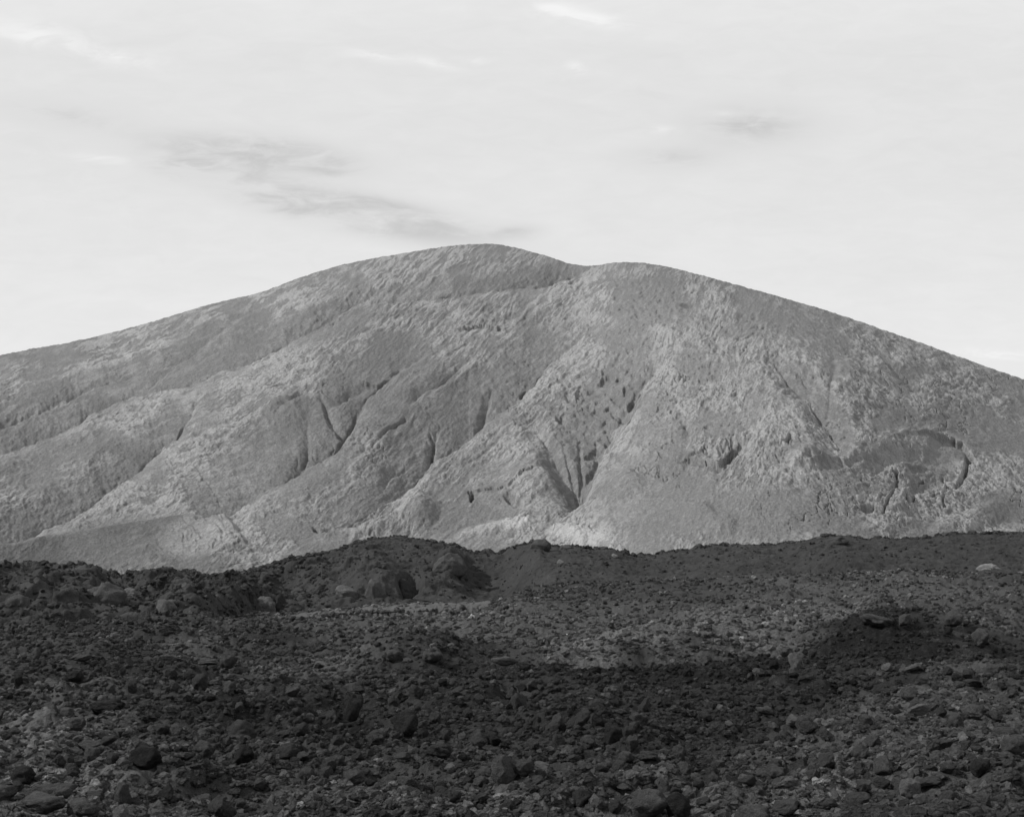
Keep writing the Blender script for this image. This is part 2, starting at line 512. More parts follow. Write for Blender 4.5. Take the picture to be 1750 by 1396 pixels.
def hill():
    px = np.concatenate([np.linspace(-1500, -140, 130), np.arange(-138, 1892, 1.45), np.linspace(1894, 3000, 110)])
    nf, nb = 520, 60
    s = np.linspace(0, 1, nf)
    s = s ** 0.92
    PX, S = np.meshgrid(px, s)
    ysky = line_y(SKYLINE, px)
    fx = np.arange(-1600, 3101, 2.0)
    ker = np.hanning(31)
    fy = np.convolve(np.pad(line_y(SKYLINE, fx), 15, mode='edge'), ker / ker.sum(), 'valid')
    ysky = np.interp(px, fx, fy)
    y0 = 1015.0
    e0 = (HY - y0) / F
    es = (HY - ysky) / F
    yb = 470 + 40 * np.sin(px / 300.0) + 25 * np.sin(px / 130.0 + 1)
    yc = yb + 620 + 90 * np.exp(-((px - 830) / 220) ** 2) - 120 * np.exp(-((px - 1500) / 260) ** 2)
    p = 1.75
    T = 1 - (1 - S) ** (1 / p)
    Y = yb + (yc - yb) * T
    E = e0 + (es - e0) * S
    PY = HY - E * F
    X = (PX - CX) / F * Y
    Z = E * Y
    # features live in photograph coordinates carried over the base surface
    mpp = Y / F                                            # metres per pixel
    wx = PX + 5 * fbm(PX / 80, PY / 70, 3, 2) + 2.2 * fbm(PX / 13, PY / 11, 4, 3)
    wy = PY + 5 * fbm(PX / 80, PY / 70, 9, 2) + 2.2 * fbm(PX / 13, PY / 11, 10, 3)
    D = np.zeros(PX.shape, np.float32)
    crust = np.zeros(PX.shape, np.float32)  # pale crust, with the sunlit scarp rim painted in
    stain_shade = np.zeros(PX.shape, np.float32)
    wall = np.zeros(PX.shape, np.float32)
    for pts, wl, wr in GULLIES:
        xs = [q[0] for q in pts]
        ys = [q[1] for q in pts]
        R = max(wl, wr) * 1.3 + 12
        m = (PX > min(xs) - R) & (PX < max(xs) + R) & (PY > min(ys) - R) & (PY < max(ys) + R)
        if not m.any():
            continue
        d, side, al = polyline_field(wx[m], wy[m], pts)
        dep = np.interp(al, np.linspace(0, 1, len(pts)), [q[2] for q in pts])
        vert = xs[0] < xs[-1]
        sd = side if vert else -side
        wwid = np.where(sd > 0, wr * 0.7, wl) * (0.55 + 0.45 * np.clip(dep / max(q[2] for q in pts), 0, 1))
        t = np.clip(1 - d / wwid, 0, 1)
        prof = np.where(sd > 0, sstep(0, 1, t), 0.75 * t + 0.25 * t * t)
        dep = dep * 1.3
        D[m] -= dep * prof
        # raised bright crest on the lower-right lip
        lip = np.where(sd > 0, np.exp(-((d - wr * 1.5) / (wr * 0.9)) ** 2), 0)
        D[m] += dep * 0.16 * lip
        wall[m] = np.maximum(wall[m], np.where(sd > 0, 0, sstep(0.02, 0.4, t)) * np.clip(dep / 5, 0, 1))
        crust[m] += 0.35 * lip * np.clip(dep / 5, 0, 1)
    # rills that radiate from the summit
    ax, ay = 960.0, 300.0
    th = np.arctan2(PX - ax, PY - ay)
    rr = np.sqrt((PX - ax) ** 2 + (PY - ay) ** 2)
    thw = th + 0.05 * fbm(PX / 120, PY / 120, 31, 3)
    low = sstep(0.0, 0.06, 1 - S) * sstep(0, 0.05, S)
    smooth = np.zeros_like(PX)
    for b in ((200, 930, 250, 60, -8), (800, 690, 70, 75, 30), (520, 760, 80, 120, 20), (780, 885, 110, 34, 0), (1130, 850, 150, 100, 0),
              (1300, 880, 200, 64, 0), (60, 725, 170, 34, -22), (190, 660, 80, 26, -25), (640, 705, 90, 50, -20), (955, 780, 60, 60, 45), (1715, 870, 60, 40, 0), (600, 940, 150, 20, -5), (560, 560, 120, 30, -20)):
        smooth = np.maximum(smooth, blob(wx, wy, *b) * 1.7)
    smooth = np.clip(np.maximum(smooth, wall * 0.85), 0, 1)
    rock = sstep(-0.2, 0.35, fbm(PX / 150, PY / 100, 41, 4) + 0.25)        # rough crust against smooth ash
    rough = np.clip(rock * (1 - smooth), 0, 1) * 0.8 + 0.2
    # streaks of crust that follow the fall of each flank
    strk = np.zeros_like(PX)
    fin = np.zeros_like(PX)
    wsum = np.zeros_like(PX)
    for ang, wt in ((-25, sstep(720, 380, PX)), (-40, sstep(330, 650, PX) * sstep(1280, 950, PX)), (-62, sstep(950, 1120, PX) * sstep(1420, 1250, PX)), (38, sstep(1250, 1430, PX))):
        a2 = math.radians(ang)
        sx, sy = wx * math.cos(a2) + wy * math.sin(a2), -wx * math.sin(a2) + wy * math.cos(a2)
        L1 = 1.0 if ang in (-25, -40) else 0.6
        q1 = fbm(sx / (75 * L1), sy / 13, 61 + ang, 4, 0.6)
        q2 = fbm(sx / (24 * L1), sy / 5.2, 62 + ang, 3, 0.65)
        strk += wt * q1
        fin += wt * q2
        wsum += wt
    strk /= np.maximum(wsum, 0.3)
    fin /= np.maximum(wsum, 0.3)
    rills = ridged(thw * 22 + 0.5 * fbm(PX / 30, PY / 26, 52, 3), rr / 110, 51, 3)
    rmask = sstep(0.1, 0.7, fbm(PX / 110, PY / 120, 55, 3) + 0.1) * (1 - smooth)
    D += (rills - 0.9) * 0.5 * low * rmask
    lines = sstep(0.06, 0.0, np.abs(strk)) * sstep(-0.1, 0.3, fbm(PX / 70, PY / 50, 56, 3)) + 0.7 * sstep(0.05, 0.0, np.abs(strk - 0.38))
    D -= lines * 0.55 * low * (0.2 + 0.8 * rough)
    D += (strk * 0.5 + fin * 0.42) * low * (0.10 + 0.90 * rough)
    # broken scales of crust, each a thin plate with a sharp lower edge
    f1, f2, idv = worley(PX / 17 + 0.6 * fbm(PX / 20, PY / 20, 71, 2), PY / 10 + 0.6 * fbm(PX / 20, PY / 20, 72, 2), 5)
    D += (np.clip((f2 - f1) * 3, 0, 1) * 0.25 + (idv - 0.5) * 0.3) * rough * rock * low * sstep(700, 1100, PX)
    D += fbm(PX / 60, PY / 45, 81, 5, 0.55) * 1.3 * (0.25 + 0.75 * rough) * low
    D += fbm(PX / 6, PY / 5, 82, 2, 0.6) * 0.26 * (0.3 + 0.7 * rough)
    # open cracks: fine incised lines along the gullies and across the crust
    for pts, _, _ in GULLIES:
        xs = [q[0] for q in pts]
        ys = [q[1] for q in pts]
        m = (PX > min(xs) - 30) & (PX < max(xs) + 30) & (PY > min(ys) - 30) & (PY < max(ys) + 30)
        d, side, al = polyline_field(PX[m] + 3.5 * fbm(PX[m] / 24, PY[m] / 24, 75, 3), PY[m] + 3.5 * fbm(PX[m] / 24, PY[m] / 24, 76, 3), pts)
        dep = np.interp(al, np.linspace(0, 1, len(pts)), [q[2] for q in pts])
        gap = sstep(-0.35, 0.15, perlin(PX[m] / 26, PY[m] / 26, 77))
        D[m] -= np.clip(1 - d / 4.5, 0, 1) * np.clip(dep * 0.4, 0, 2.2) * gap
    cm = sstep(0.05, 0.4, fbm(PX / 120, PY / 90, 78, 3)) * sstep(430, 600, PX) * sstep(560, 640, PY) * sstep(940, 880, PY)
    cr1 = np.abs(fbm(wx / 70, wy / 80, 79, 4, 0.6))
    D -= sstep(0.035, 0.0, cr1) * 1.5 * cm
    # weathering hollows
    tm = np.zeros_like(D)
    for b in ((1040, 660, 120, 90, -20), (1060, 560, 170, 110, 0), (1260, 580, 120, 70, 15), (900, 640, 60, 60, 0), (960, 480, 120, 30, -5),
              (1200, 700, 110, 60, 0), (850, 545, 80, 25, 0), (560, 540, 60, 30, -20), (600, 510, 50, 26, -40), (1000, 730, 70, 50, 0), (1190, 640, 60, 50, 0)):
        tm = np.maximum(tm, blob(wx, wy, *b))
    tm = np.clip(tm * 1.6, 0, 1)
    big = blob(wx, wy, 1045, 665, 115, 85, -25)
    hv, hid = hollows(PX / 21 + 0.35 * fbm(PX / 24, PY / 24, 91, 2), PY / 15 + 0.35 * fbm(PX / 24, PY / 24, 92, 2), 25)
    D -= hv * (hid > 0.5 - 0.4 * big) * tm * (0.6 + 1.0 * big) * (0.5 + hid)
    hv, hid = hollows(PX / 13 + 0.35 * fbm(PX / 12, PY / 12, 93, 2), PY / 9 + 0.35 * fbm(PX / 12, PY / 12, 94, 2), 35)
    D -= hv * (hid > 0.55) * tm * 0.9
    # scarp
    deb = np.clip(blob(wx, wy, 1550, 828, 115, 52, 0) * 1.8, 0, 1)
    f1, f2, idb = worley(PX / 19 + 0.5 * fbm(PX / 20, PY / 18, 143, 3), PY / 15 + 0.5 * fbm(PX / 20, PY / 18, 144, 3), 45)
    D += deb * (np.clip((idb - 0.35) * 2.6, 0, 1.5) * np.clip((f2 - f1) * 4, 0, 1) - 0.5)
    for pts, h, wi, wo in (([(1590, 732), (1612, 740), (1632, 750), (1648, 764), (1657, 776)], 4.0, 30, 8), ([(1525, 748), (1550, 735), (1596, 732)], 1.6, 22, 8)):
        m = (PX > 1400) & (PX < 1720) & (PY > 700) & (PY < 860)
        d, side, al = polyline_field(wx[m], wy[m], pts)
        e = sstep(0, 0.2, al)
        D[m] += np.where(side < 0, np.exp(-d / wo) * h * 0.25, -sstep(0, 3, d) * np.exp(-d / wi) * h) * e
        crust[m] += np.where(side < 0, np.exp(-((d - 3) / 4) ** 2), 0) * (0.9 if h > 3 else 0.2)  # sunlit rim of the scarp put into the crust colour
    m = (PX > 1560) & (PX < 1720) & (PY > 720) & (PY < 880)
    d, side, al = polyline_field(wx[m], wy[m], [(1655, 768), (1656, 786), (1650, 804), (1638, 822)])
    D[m] -= 6.5 * np.where(side > 0, np.clip(1 - d / 9, 0, 1), np.clip(1 - d / 3.5, 0, 1)) * sstep(0, 0.3, al)
    for bx in ((1478, 786, 46, 18, -5, 3.2), (1530, 772, 34, 14, 5, 1.6), (1425, 790, 24, 14, 10, 2.0), (1560, 792, 30, 8, 0, 2.0)):
        D -= bx[5] * np.clip(blob(wx, wy, *bx[:5]) * 2, 0, 1)
    D -= 3.5 * np.clip(blob(wx, wy, 1560, 800, 110, 52, 0) * 1.6, 0, 1)
    smooth2 = np.clip(np.maximum(blob(wx, wy, 1592, 764, 58, 30, 15), blob(wx, wy, 1500, 780, 60, 26, 0)) * 2.2, 0, 1)
    for b in ((1546, 812, 14, 30, -5), (1532, 852, 20, 26, 15)):
        q = np.clip(blob(wx, wy, *b) * 3, 0, 1)
        D += 1.6 * q
        smooth2 = np.maximum(smooth2, q)
    rough *= 1 - 0.85 * smooth2
    crust += 0.36 * smooth2
    for (qx, qy, qrx, qry, tl, dep) in ((1248, 766, 28, 14, -20, 2.6), (1222, 780, 18, 10, 0, 1), (1340, 758, 10, 18, 35, 0), (1487, 865, 13, 9, 20, 4),
                                       (1596, 840, 10, 7, 0, 4), (806, 848, 6, 9, 0, 6), (880, 858, 22, 9, 30, 3.5), (697, 910, 5, 12, 20, 0.8),
                                       (1350, 748, 4, 11, 35, 5), (540, 900, 8, 6, 30, 3), (1576, 815, 6, 5, 0, 3), (1090, 665, 22, 8, -20, 4), (1012, 745, 6, 20, 40, 2),
                                       (857, 690, 5, 12, 10, 5), (895, 655, 7, 8, 30, 5), (1040, 640, 16, 8, -30, 3), (1075, 700, 14, 7, -50, 4), (960, 710, 10, 8, 0, 3)):
        if dep:
            D -= dep * np.clip(blob(wx, wy, qx, qy, qrx, qry, tl) * 2.2, 0, 1)
    for pts, h, wi in (([(1220, 792), (1236, 770), (1254, 757), (1284, 752)], 4.5, 18), ([(1405, 776), (1398, 790), (1375, 800)], 2.0, 14), ([(1160, 790), (1185, 775), (1215, 760)], 1.6, 14)):
        m = (np.abs(PX - pts[0][0]) < 120) & (np.abs(PY - pts[0][1]) < 90)
        d, side, al = polyline_field(wx[m], wy[m], pts)
        D[m] -= np.where(side > 0, sstep(0, 3, d) * np.exp(-(d / wi) ** 2) * h, 0) * sstep(0, 0.15, al) * sstep(1, 0.85, al)
    # ledges by the foot
    for pts, h in (([(800, 843), (830, 839), (868, 838), (888, 814), (925, 800)], 0.8), ([(812, 850), (850, 846), (880, 840), (905, 815), (935, 806)], 0.0),
                   ([(1170, 780), (1200, 790), (1235, 800)], 2.0), ([(620, 640), (650, 650), (680, 640)], 1.6), ([(780, 562), (820, 556), (870, 566)], 2.0),
                   ):
        d, side, al = polyline_field(wx, wy, pts)
        endf = sstep(0, 0.12, al) * sstep(1, 0.88, al)
        D += np.where(side < 0, np.exp(-d / 16) * h, -np.exp(-d / 9) * h * 0.6) * endf
    # foothills in front: a smooth ash apron with a gullied right end, knolls along the foot
    am = sstep(0, 22, PY - line_y([(-300, 960), (40, 922), (120, 908), (200, 896), (300, 880), (380, 868), (470, 985), (600, 1010), (1900, 1010)], wx))
    am = am * sstep(430, 345, PX - 0.45 * (PY - 880))
    D += 4.5 * am * sstep(985, 900, PY) + 1.5 * am
    er = np.clip(blob(wx, wy, 340, 925, 95, 40, -18) * 1.8, 0, 1)
    crust += 0.5 * er
    ac = (PX - 300) * 0.72 - (PY - 900) * 0.62 + 14 * fbm(PX / 45, PY / 34, 98, 3)
    D -= 0.6 * er * (0.2 + np.abs(perlin(ac / 11, PY / 60, 99)) * 2.2)
    for pts in ([(1531, 803), (1532, 815), (1530, 827)], [(1528, 836), (1518, 856), (1513, 875)], [(1546, 844), (1549, 858)], [(1470, 808), (1475, 817), (1486, 822)], [(1563, 850), (1558, 856)],
                [(1608, 806), (1616, 815), (1614, 826)], [(1610, 840), (1613, 860)],
                [(800, 840), (804, 856)], [(650, 745), (662, 730), (690, 712)], [(735, 760), (738, 740), (731, 728)]):
        m = (np.abs(PX - pts[0][0]) < 90) & (np.abs(PY - pts[0][1]) < 60)
        d, side, al = polyline_field(wx[m], wy[m], pts)
        D[m] -= np.clip(1 - d / 3.2, 0, 1) * 3.0
    for b, h in (((720, 872, 40, 34, -20), 5), ((1052, 838, 55, 30, -15), 5), ((905, 820, 60, 40, -10), 4), ((850, 900, 80, 14, -12), 2.5), ((985, 912, 60, 16, 12), 2.0),
                 ((1380, 785, 40, 22, 0), 7), ((1190, 880, 40, 30, 0), 3), ((1230, 900, 30, 24, 0), 2.5), ((1660, 890, 80, 30, -15), 3.5), ((1450, 660, 70, 50, 30), 3.5),
                 ((480, 690, 60, 40, 0), 3), ((1040, 520, 60, 60, 0), 2)):
        D += h * blob(wx, wy, *b)
    D *= (0.35 + 0.65 * sstep(0.0, 0.03, 1 - S))
    D += 0.45 * fbm(PX / 14, PY / 6, 151, 5, 0.65) * sstep(0.06, 0.0, 1 - S)
    # albedo: pale weathered crust over greyer ash, and the bedrock flecks
    flake = sstep(-0.05, 0.22, strk * 0.75 + fin * 0.55 + 0.35 * (rock - 0.6) + 0.18 * (idv - 0.5))
    cr = 0.55 * flake * (0.25 + 0.75 * rough) + 0.30 * fin + 0.12 * rock
    crust += cr - 0.16 * smooth - 0.25 * lines * rough
    for b, h in (((850, 902, 90, 12, -12), 1.1), ((985, 914, 70, 22, 12), 0.9), ((760, 925, 80, 12, 5), 0.5), ((420, 780, 120, 40, -30), 0.25), ((300, 680, 60, 30, -30), 0.3), ((640, 480, 150, 50, -12), 0.2),
                 ((1250, 610, 220, 110, 20), 0.3), ((1060, 570, 170, 90, 0), 0.22), ((1680, 810, 70, 30, 15), 0.35), ((1700, 900, 60, 16, 0), 0.3), ((720, 862, 40, 26, -20), 0.25),
                 ((1545, 825, 16, 36, 10), 0.3), ((1530, 850, 22, 30, 20), 0.3), ((360, 590, 70, 7, -42), 0.5), ((320, 690, 50, 16, -50), 0.35), ((400, 905, 12, 22, -25), 0.5), ((440, 975, 90, 10, -6), 0.35),
                 ((900, 760, 120, 30, -40), 0.25), ((650, 790, 160, 22, -28), 0.3), ((1100, 700, 70, 18, -48), 0.3), ((340, 800, 120, 30, -30), 0.15)):
        crust += h * blob(wx, wy, *b)
    crust = np.clip(crust + 0.12, 0, 1.3)
    for b, h in (((472, 660, 7, 4, 0), 0.5), ((1168, 523, 9, 4, 0), 0.4), ((757, 500, 5, 3, 0), 0.5), ((700, 535, 90, 9, -6), 0.22), ((830, 520, 60, 14, 0), 0.2), ((1730, 880, 60, 30, 0), 0.18)):
        stain_shade += h * np.clip(blob(wx, wy, *b) * 2, 0, 1)
    stain_shade += 0.25 * am * (1 - np.clip(blob(wx, wy, 350, 922, 90, 42, -18) * 2.5, 0, 1)) + 0.04 * smooth
    stain_shade += 0.10 * sstep(700, 250, PX) * sstep(-0.05, 0.4, fbm(PX / 130, PY / 60, 121, 4))
    for b, h in (((850, 903, 100, 13, -12), -0.30), ((985, 916, 75, 24, 12), -0.25), ((350, 930, 70, 24, -18), -0.15), ((200, 688, 190, 26, -24), 0.20), ((190, 815, 150, 26, -44), 0.16)):  # gully bands: dark ash, with gully shade put into the colour
        stain_shade += h * np.clip(blob(wx, wy, *b) * 1.6, 0, 1) * (0.7 + 0.5 * fin)
    stain_shade = np.clip(stain_shade, -0.4, 0.7)
    n = np.array((0, -0.55, 0.835))
    X = X + D * n[0]
    Y2 = Y + D * n[1]
    Z = Z + D * n[2]
    # keep each point on its own ray sideways
    X = (PX - CX) / F * Y2
    front = np.stack([X, Y2, Z], -1)
    # far side
    tb = np.linspace(0, 1, nb + 1)[1:] ** 1.6
    last = front[-1]
    back = []
    for t in tb:
        yy = last[:, 1] + t * 1100
        zz = last[:, 2] - (t ** 1.35) * (last[:, 2] + 60)
        back.append(np.stack([(px - CX) / F * (last[:, 1] + t * 500), yy, zz + 1.5 * perlin(px / 20, np.full_like(px, t * 40), 131) * (t > 0.02)], -1))
    P = np.concatenate([front, np.array(back)], 0)
    padc = lambda A: np.concatenate([A, np.repeat(A[-1:], nb, 0)], 0)
    return structure(grid_mesh('hill', P, {'crust': padc(crust), 'stain_shade': padc(stain_shade), 'rough': padc(rough), 'fall_u': padc(wx), 'fall_v': padc(wy)}, MAT_HILL))


hill()

# ------------------------------------------------------------------ the lava plain
GEDGE = [(-900, 1062), (0, 1062), (300, 1066), (450, 1056), (520, 1050), (620, 1043), (700, 1041), (830, 1034), (900, 1014), (1000, 1004), (1100, 996), (1250, 988), (1450, 985), (1750, 984), (2700, 984)]
YEDGE = 112.0
LUMPS = [  # swells and hollows of the flow, photograph position, size and height in metres
    (700, 1128, 170, 16, 0.9), (690, 1112, 90, 9, -1.2), (1500, 1068, 60, 18, 1.3), (1560, 1095, 220, 26, 0.9), (1430, 1120, 330, 22, -1.0), (1130, 1130, 260, 20, -0.7),
    (100, 1130, 200, 30, 0.5), (230, 1215, 200, 30, -0.55), (600, 1235, 120, 30, -0.45), (430, 1235, 90, 18, -0.4), (60, 1290, 160, 60, 0.35), (850, 1180, 240, 30, 0.4), (1300, 1230, 300, 50, -0.3),
    (1650, 1180, 200, 40, 0.3), (1600, 1330, 250, 60, 0.3), (300, 1090, 300, 20, 0.5), (1150, 1085, 260, 16, 0.5), (960, 1130, 120, 14, -0.6), (420, 1160, 260, 18, -0.4)]
DUST_LIGHT = [(1060, 1106, 190, 22, 1.0), (1260, 1078, 220, 44, 0.95), (1390, 1056, 170, 40, 0.8), (900, 1070, 420, 46, 0.40), (1500, 1015, 300, 36, 0.4), (1650, 1060, 160, 40, 0.35), (230, 1112, 170, 20, 0.35), (560, 1130, 200, 14, 0.4),  # pale gravel dust; sunlit strip and corner flare painted in with it
        (100, 1190, 160, 20, 0.4), (1650, 1160, 130, 30, 0.35), (1600, 1250, 160, 60, 0.4), (1560, 1330, 260, 60, 0.5), (1450, 1300, 200, 40, 0.3), (40, 1330, 240, 130, 0.85), (250, 1395, 420, 70, 0.6), (700, 1400, 360, 50, 0.55), (1350, 1400, 460, 60, 0.6), (1600, 1300, 260, 110, 0.45),
        (640, 1250, 70, 20, 0.3), (420, 1200, 110, 16, 0.4), (1700, 1100, 80, 24, 0.4), (1200, 1180, 60, 20, 0.2)]


SHADE_PATCHES = [(1150, 1152, 360, 40, 1.0), (1480, 1124, 190, 34, 1.0), (1720, 1120, 90, 26, 0.6), (700, 1110, 170, 10, 0.8), (300, 1225, 260, 24, 0.7), (560, 1225, 160, 40, 0.6), (980, 1230, 420, 70, 0.45), (1250, 1200, 260, 60, 0.5),  # cloud shadow band and shaded hollows, painted into the ground colour
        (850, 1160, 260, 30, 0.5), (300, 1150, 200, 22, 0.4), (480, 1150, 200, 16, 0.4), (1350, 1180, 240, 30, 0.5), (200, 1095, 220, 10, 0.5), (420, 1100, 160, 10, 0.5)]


def ground_base(px, Y):
    """broad height of the lava plain"""
    ye = line_y(GEDGE, px)
    zend = -(ye - HY) / F * YEDGE
    z = -EYE + (zend + EYE) * sstep(30, YEDGE, Y)
    z = z - (2.6 + 1.2 * sstep(900, 1200, px)) * sstep(YEDGE + 1, YEDGE + 26, Y)
    return z


def ground_fields(px, Y):
    z = ground_base(px, Y)
    py = HY - z / Y * F
    vis = sstep(YEDGE + 30, YEDGE, Y)
    for cx, cy, rx, ry, h in LUMPS:
        z = z + h * blob(px, py, cx, cy, rx, ry) * vis
    X = (px - CX) / F * Y
    far = sstep(15, 90, Y)
    z = z + fbm(X / 14, Y / 14, 201, 3) * (0.28 + 0.35 * far)
    dust = np.zeros(px.shape)  # gravel dust, with sunlight, cloud and hollow shade painted in
    wpx = px + 45 * fbm(X / 6, Y / 12, 203, 5, 0.65)
    wpy = py + 13 * fbm(X / 5, Y / 10, 204, 5, 0.65)
    for cx, cy, rx, ry, h in DUST_LIGHT:
        dust = np.maximum(dust, h * np.clip(blob(wpx, wpy, cx, cy, rx * 1.15, ry * 1.15) * 1.2, 0, 1))
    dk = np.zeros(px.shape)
    for cx, cy, rx, ry, h in SHADE_PATCHES:
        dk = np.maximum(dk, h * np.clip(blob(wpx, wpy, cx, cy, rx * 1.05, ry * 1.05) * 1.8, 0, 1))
    dust = dust * (1 - dk) - 0.5 * dk          # below zero: cloud and hollow shade put into the clinker colour
    z = z - 0.6 * sstep(470, 500, px) * sstep(826, 800, px) * sstep(80, 88, Y)
    return z, dust, py


def ground_detail(X, Y):
    q = 0
    f1, f2, idv = worley(X / 2.4 + 0.3 * fbm(X, Y, 221, 2), Y / 2.4, 211)
    q = q + (idv - 0.45) * 0.55 * np.clip((f2 - f1) * 3, 0, 1)
    f1, f2, idv = worley(X / 0.9 + 0.3 * fbm(X * 2, Y * 2, 222, 2), Y / 0.9, 212)
    q = q + (idv - 0.45) * 0.26 * np.clip((f2 - f1) * 3, 0, 1)
    q = q + fbm(X / 0.7, Y / 0.7, 231, 4, 0.6) * 0.07
    return q


def ground():
    px = np.concatenate([np.linspace(-5200, -420, 130), np.arange(-410, 2170, 2.2), np.linspace(2180, 6950, 130)])
    iv = np.concatenate([np.linspace(1 / 3.0, 1 / 10.5, 60)[:-1], np.linspace(1 / 10.5, 1 / (YEDGE + 30), 430), 1 / np.geomspace(YEDGE + 36, 14000, 50)])
    PX, IV = np.meshgrid(px, iv)
    Y = 1 / IV
    X = (PX - CX) / F * Y
    z, dust, py = ground_fields(PX, Y)
    z = z + ground_detail(X, Y) * sstep(400, 120, Y)
    z = np.where(Y > YEDGE + 30, np.minimum(z, -EYE - 1.5), z)
    z = z - 7 * sstep(300, 440, Y)
    return structure(grid_mesh('ground', np.stack([X, Y, z], -1), {'dust': dust}, MAT_GROUND))


ground()

# ------------------------------------------------------------------ the lava ridge behind
CREST = [(-900, 1000), (-300, 978), (0, 974), (35, 972), (70, 969), (90, 975), (110, 975), (135, 971), (155, 976), (172, 984), (200, 986), (240, 983), (290, 979), (350, 984), (420, 983), (445, 976), (470, 966), (500, 960), (535, 956),
         (565, 947), (590, 938), (610, 928), (640, 923), (680, 922), (720, 924), (760, 931), (785, 940), (800, 944), (830, 942), (860, 941), (880, 936), (905, 931), (922, 927), (935, 934), (960, 936), (985, 936), (1020, 941),
         (1060, 940), (1090, 944), (1150, 938), (1220, 934), (1280, 937), (1340, 932), (1380, 928), (1410, 921), (1440, 920), (1480, 925), (1520, 922), (1580, 918), (1620, 913), (1680, 914), (1750, 914), (2050, 908), (2800, 980)]


def ridge_grid():
    px = np.concatenate([np.linspace(-900, -150, 90), np.arange(-145, 1900, 1.8), np.linspace(1905, 2800, 100)])
    s = np.concatenate([np.linspace(-0.15, 1, 190), np.linspace(1, 2.2, 50)[1:]])
    PX, S = np.meshgrid(px, s)
    yc = line_y(CREST, PX)
    ye = line_y(GEDGE, PX)
    left = sstep(480, 330, PX)
    Y0 = YEDGE + 10 - 34 * left
    Y1 = Y0 + 44 + 6 * np.sin(PX / 90.0)
    z0 = -(ye + 14 - HY) / F * Y0
    z1 = -(yc - HY) / F * Y1
    Y = Y0 + (Y1 - Y0) * S
    su_ = np.clip(S, -0.2, 1)
    shape = np.where(S < 1, 1 - (1 - su_) ** 1.5, 1 - (np.clip(S - 1, 0, 2) / 1.2) ** 1.4 * 1.2)
    shape = np.where(S < 0, 1.5 * S, shape)
    z = z0 + (z1 - z0) * shape
    z = z + 0.16 * fbm(PX / 22, PX * 0 + 5, 320, 4, 0.65) * sstep(0.82, 1.0, S)
    X = (PX - CX) / F * Y
    py = HY - z / Y * F
    fade = sstep(0.0, 0.25, 1 - S) * 0.75 + 0.25
    D = np.zeros(PX.shape)
    for cx, cy, rx, ry, h in ((850, 985, 90, 50, -2.8), (640, 985, 60, 45, 1.6), (770, 962, 34, 26, 1.6), (560, 985, 80, 30, 0.9), (90, 1010, 90, 40, 1.0), (240, 1010, 70, 26, -1.4),
                              (360, 1000, 60, 22, -1.0), (700, 1000, 26, 20, -3.0), (500, 1000, 70, 18, -0.8), (160, 1000, 30, 26, 1.0), (960, 1000, 60, 30, 0.8), (1130, 960, 120, 40, -1.2), (1430, 955, 90, 40, 1.0), (1600, 950, 120, 50, -0.8),
                              (420, 1020, 60, 26, 0.8), (320, 1030, 70, 24, 0.5), (1280, 960, 60, 30, 0.6)):
        D += h * blob(PX, py, cx, cy, rx, ry)
    rough = 0.75 - 0.45 * sstep(780, 900, PX) * sstep(1700, 1500, PX) * 1.0
    rough = np.where(PX > 1150, 0.45, rough)
    rough = rough * (1 + 0.7 * sstep(620, 480, PX))
    D += fbm(X / 9, Y / 9, 301, 4, 0.55) * 0.7 * rough * fade
    f1, f2, idv = worley(X / 3.2 + 0.3 * fbm(X / 2, Y / 2, 303, 2), Y / 3.2, 305)
    D += (idv - 0.45) * 1.2 * np.clip((f2 - f1) * 3, 0, 1) * rough * fade
    f1, f2, idv = worley(X / 1.2 + 0.3 * fbm(X, Y, 304, 2), Y / 1.2, 306)
    D += (idv - 0.4) * 0.5 * np.clip((f2 - f1) * 3, 0, 1) * (0.3 + 0.7 * rough)
    D += fbm(X / 1.5, Y / 1.5, 307, 4, 0.6) * 0.2
    Y = Y - D * 0.45
    z = z + D * 0.8
    X = (PX - CX) / F * Y
    dust = 0.25 * sstep(0.1, 0.6, fbm(X / 8, Y / 8, 311, 4)) + 0.15 * blob(PX, py, 600, 1000, 200, 40)
    return px, s, np.stack([X, Y, z], -1), dust


R_PX, R_S, R_P, R_D = ridge_grid()
structure(grid_mesh('lava_ridge', R_P, {'dust': R_D}, MAT_RIDGE))


# ------------------------------------------------------------------ gravel strip in the hollow before the ridge
SAND_TOP = [(478, 1054), (520, 1046), (560, 1043), (600, 1041), (625, 1037), (680, 1033), (740, 1031), (780, 1031), (830, 1028), (838, 1028)]
SAND_BOT = [(478, 1056), (510, 1057), (560, 1052), (580, 1049), (620, 1046), (700, 1045), (780, 1040), (830, 1032), (838, 1029)]


def sand_z(px, r):
    y = line_y(SAND_BOT, px) + (line_y(SAND_TOP, px) - line_y(SAND_BOT, px)) * np.clip(r, 0, 1)
    return -(y - HY) / F * (96 + 18 * r)


def sand():
    px = np.arange(478, 839, 1.2)
    rows = []
    for r in np.linspace(-0.35, 1.35, 70):
        Y = 96 + 18 * r + 2.5 * fbm(px / 14, px * 0 + r * 2, 404, 3) * (abs(r - 0.5) > 0.45) + 1.5 * perlin(px / 40, px * 0 + 3, 401)
        X = (px - CX) / F * Y
        z = sand_z(px, np.full_like(px, r)) + 0.16 * fbm(X / 1.6, Y / 2.5, 402, 5) - np.where(r < 0, -r * 5, 0) - np.where(r > 1, (r - 1) * 5, 0)
        rows.append(np.stack([X, Y, z], -1))
    return structure(grid_mesh('sand', np.array(rows), {}, MAT_SAND))


sand()

# ------------------------------------------------------------------ rocks
rng = np.random.default_rng(7)


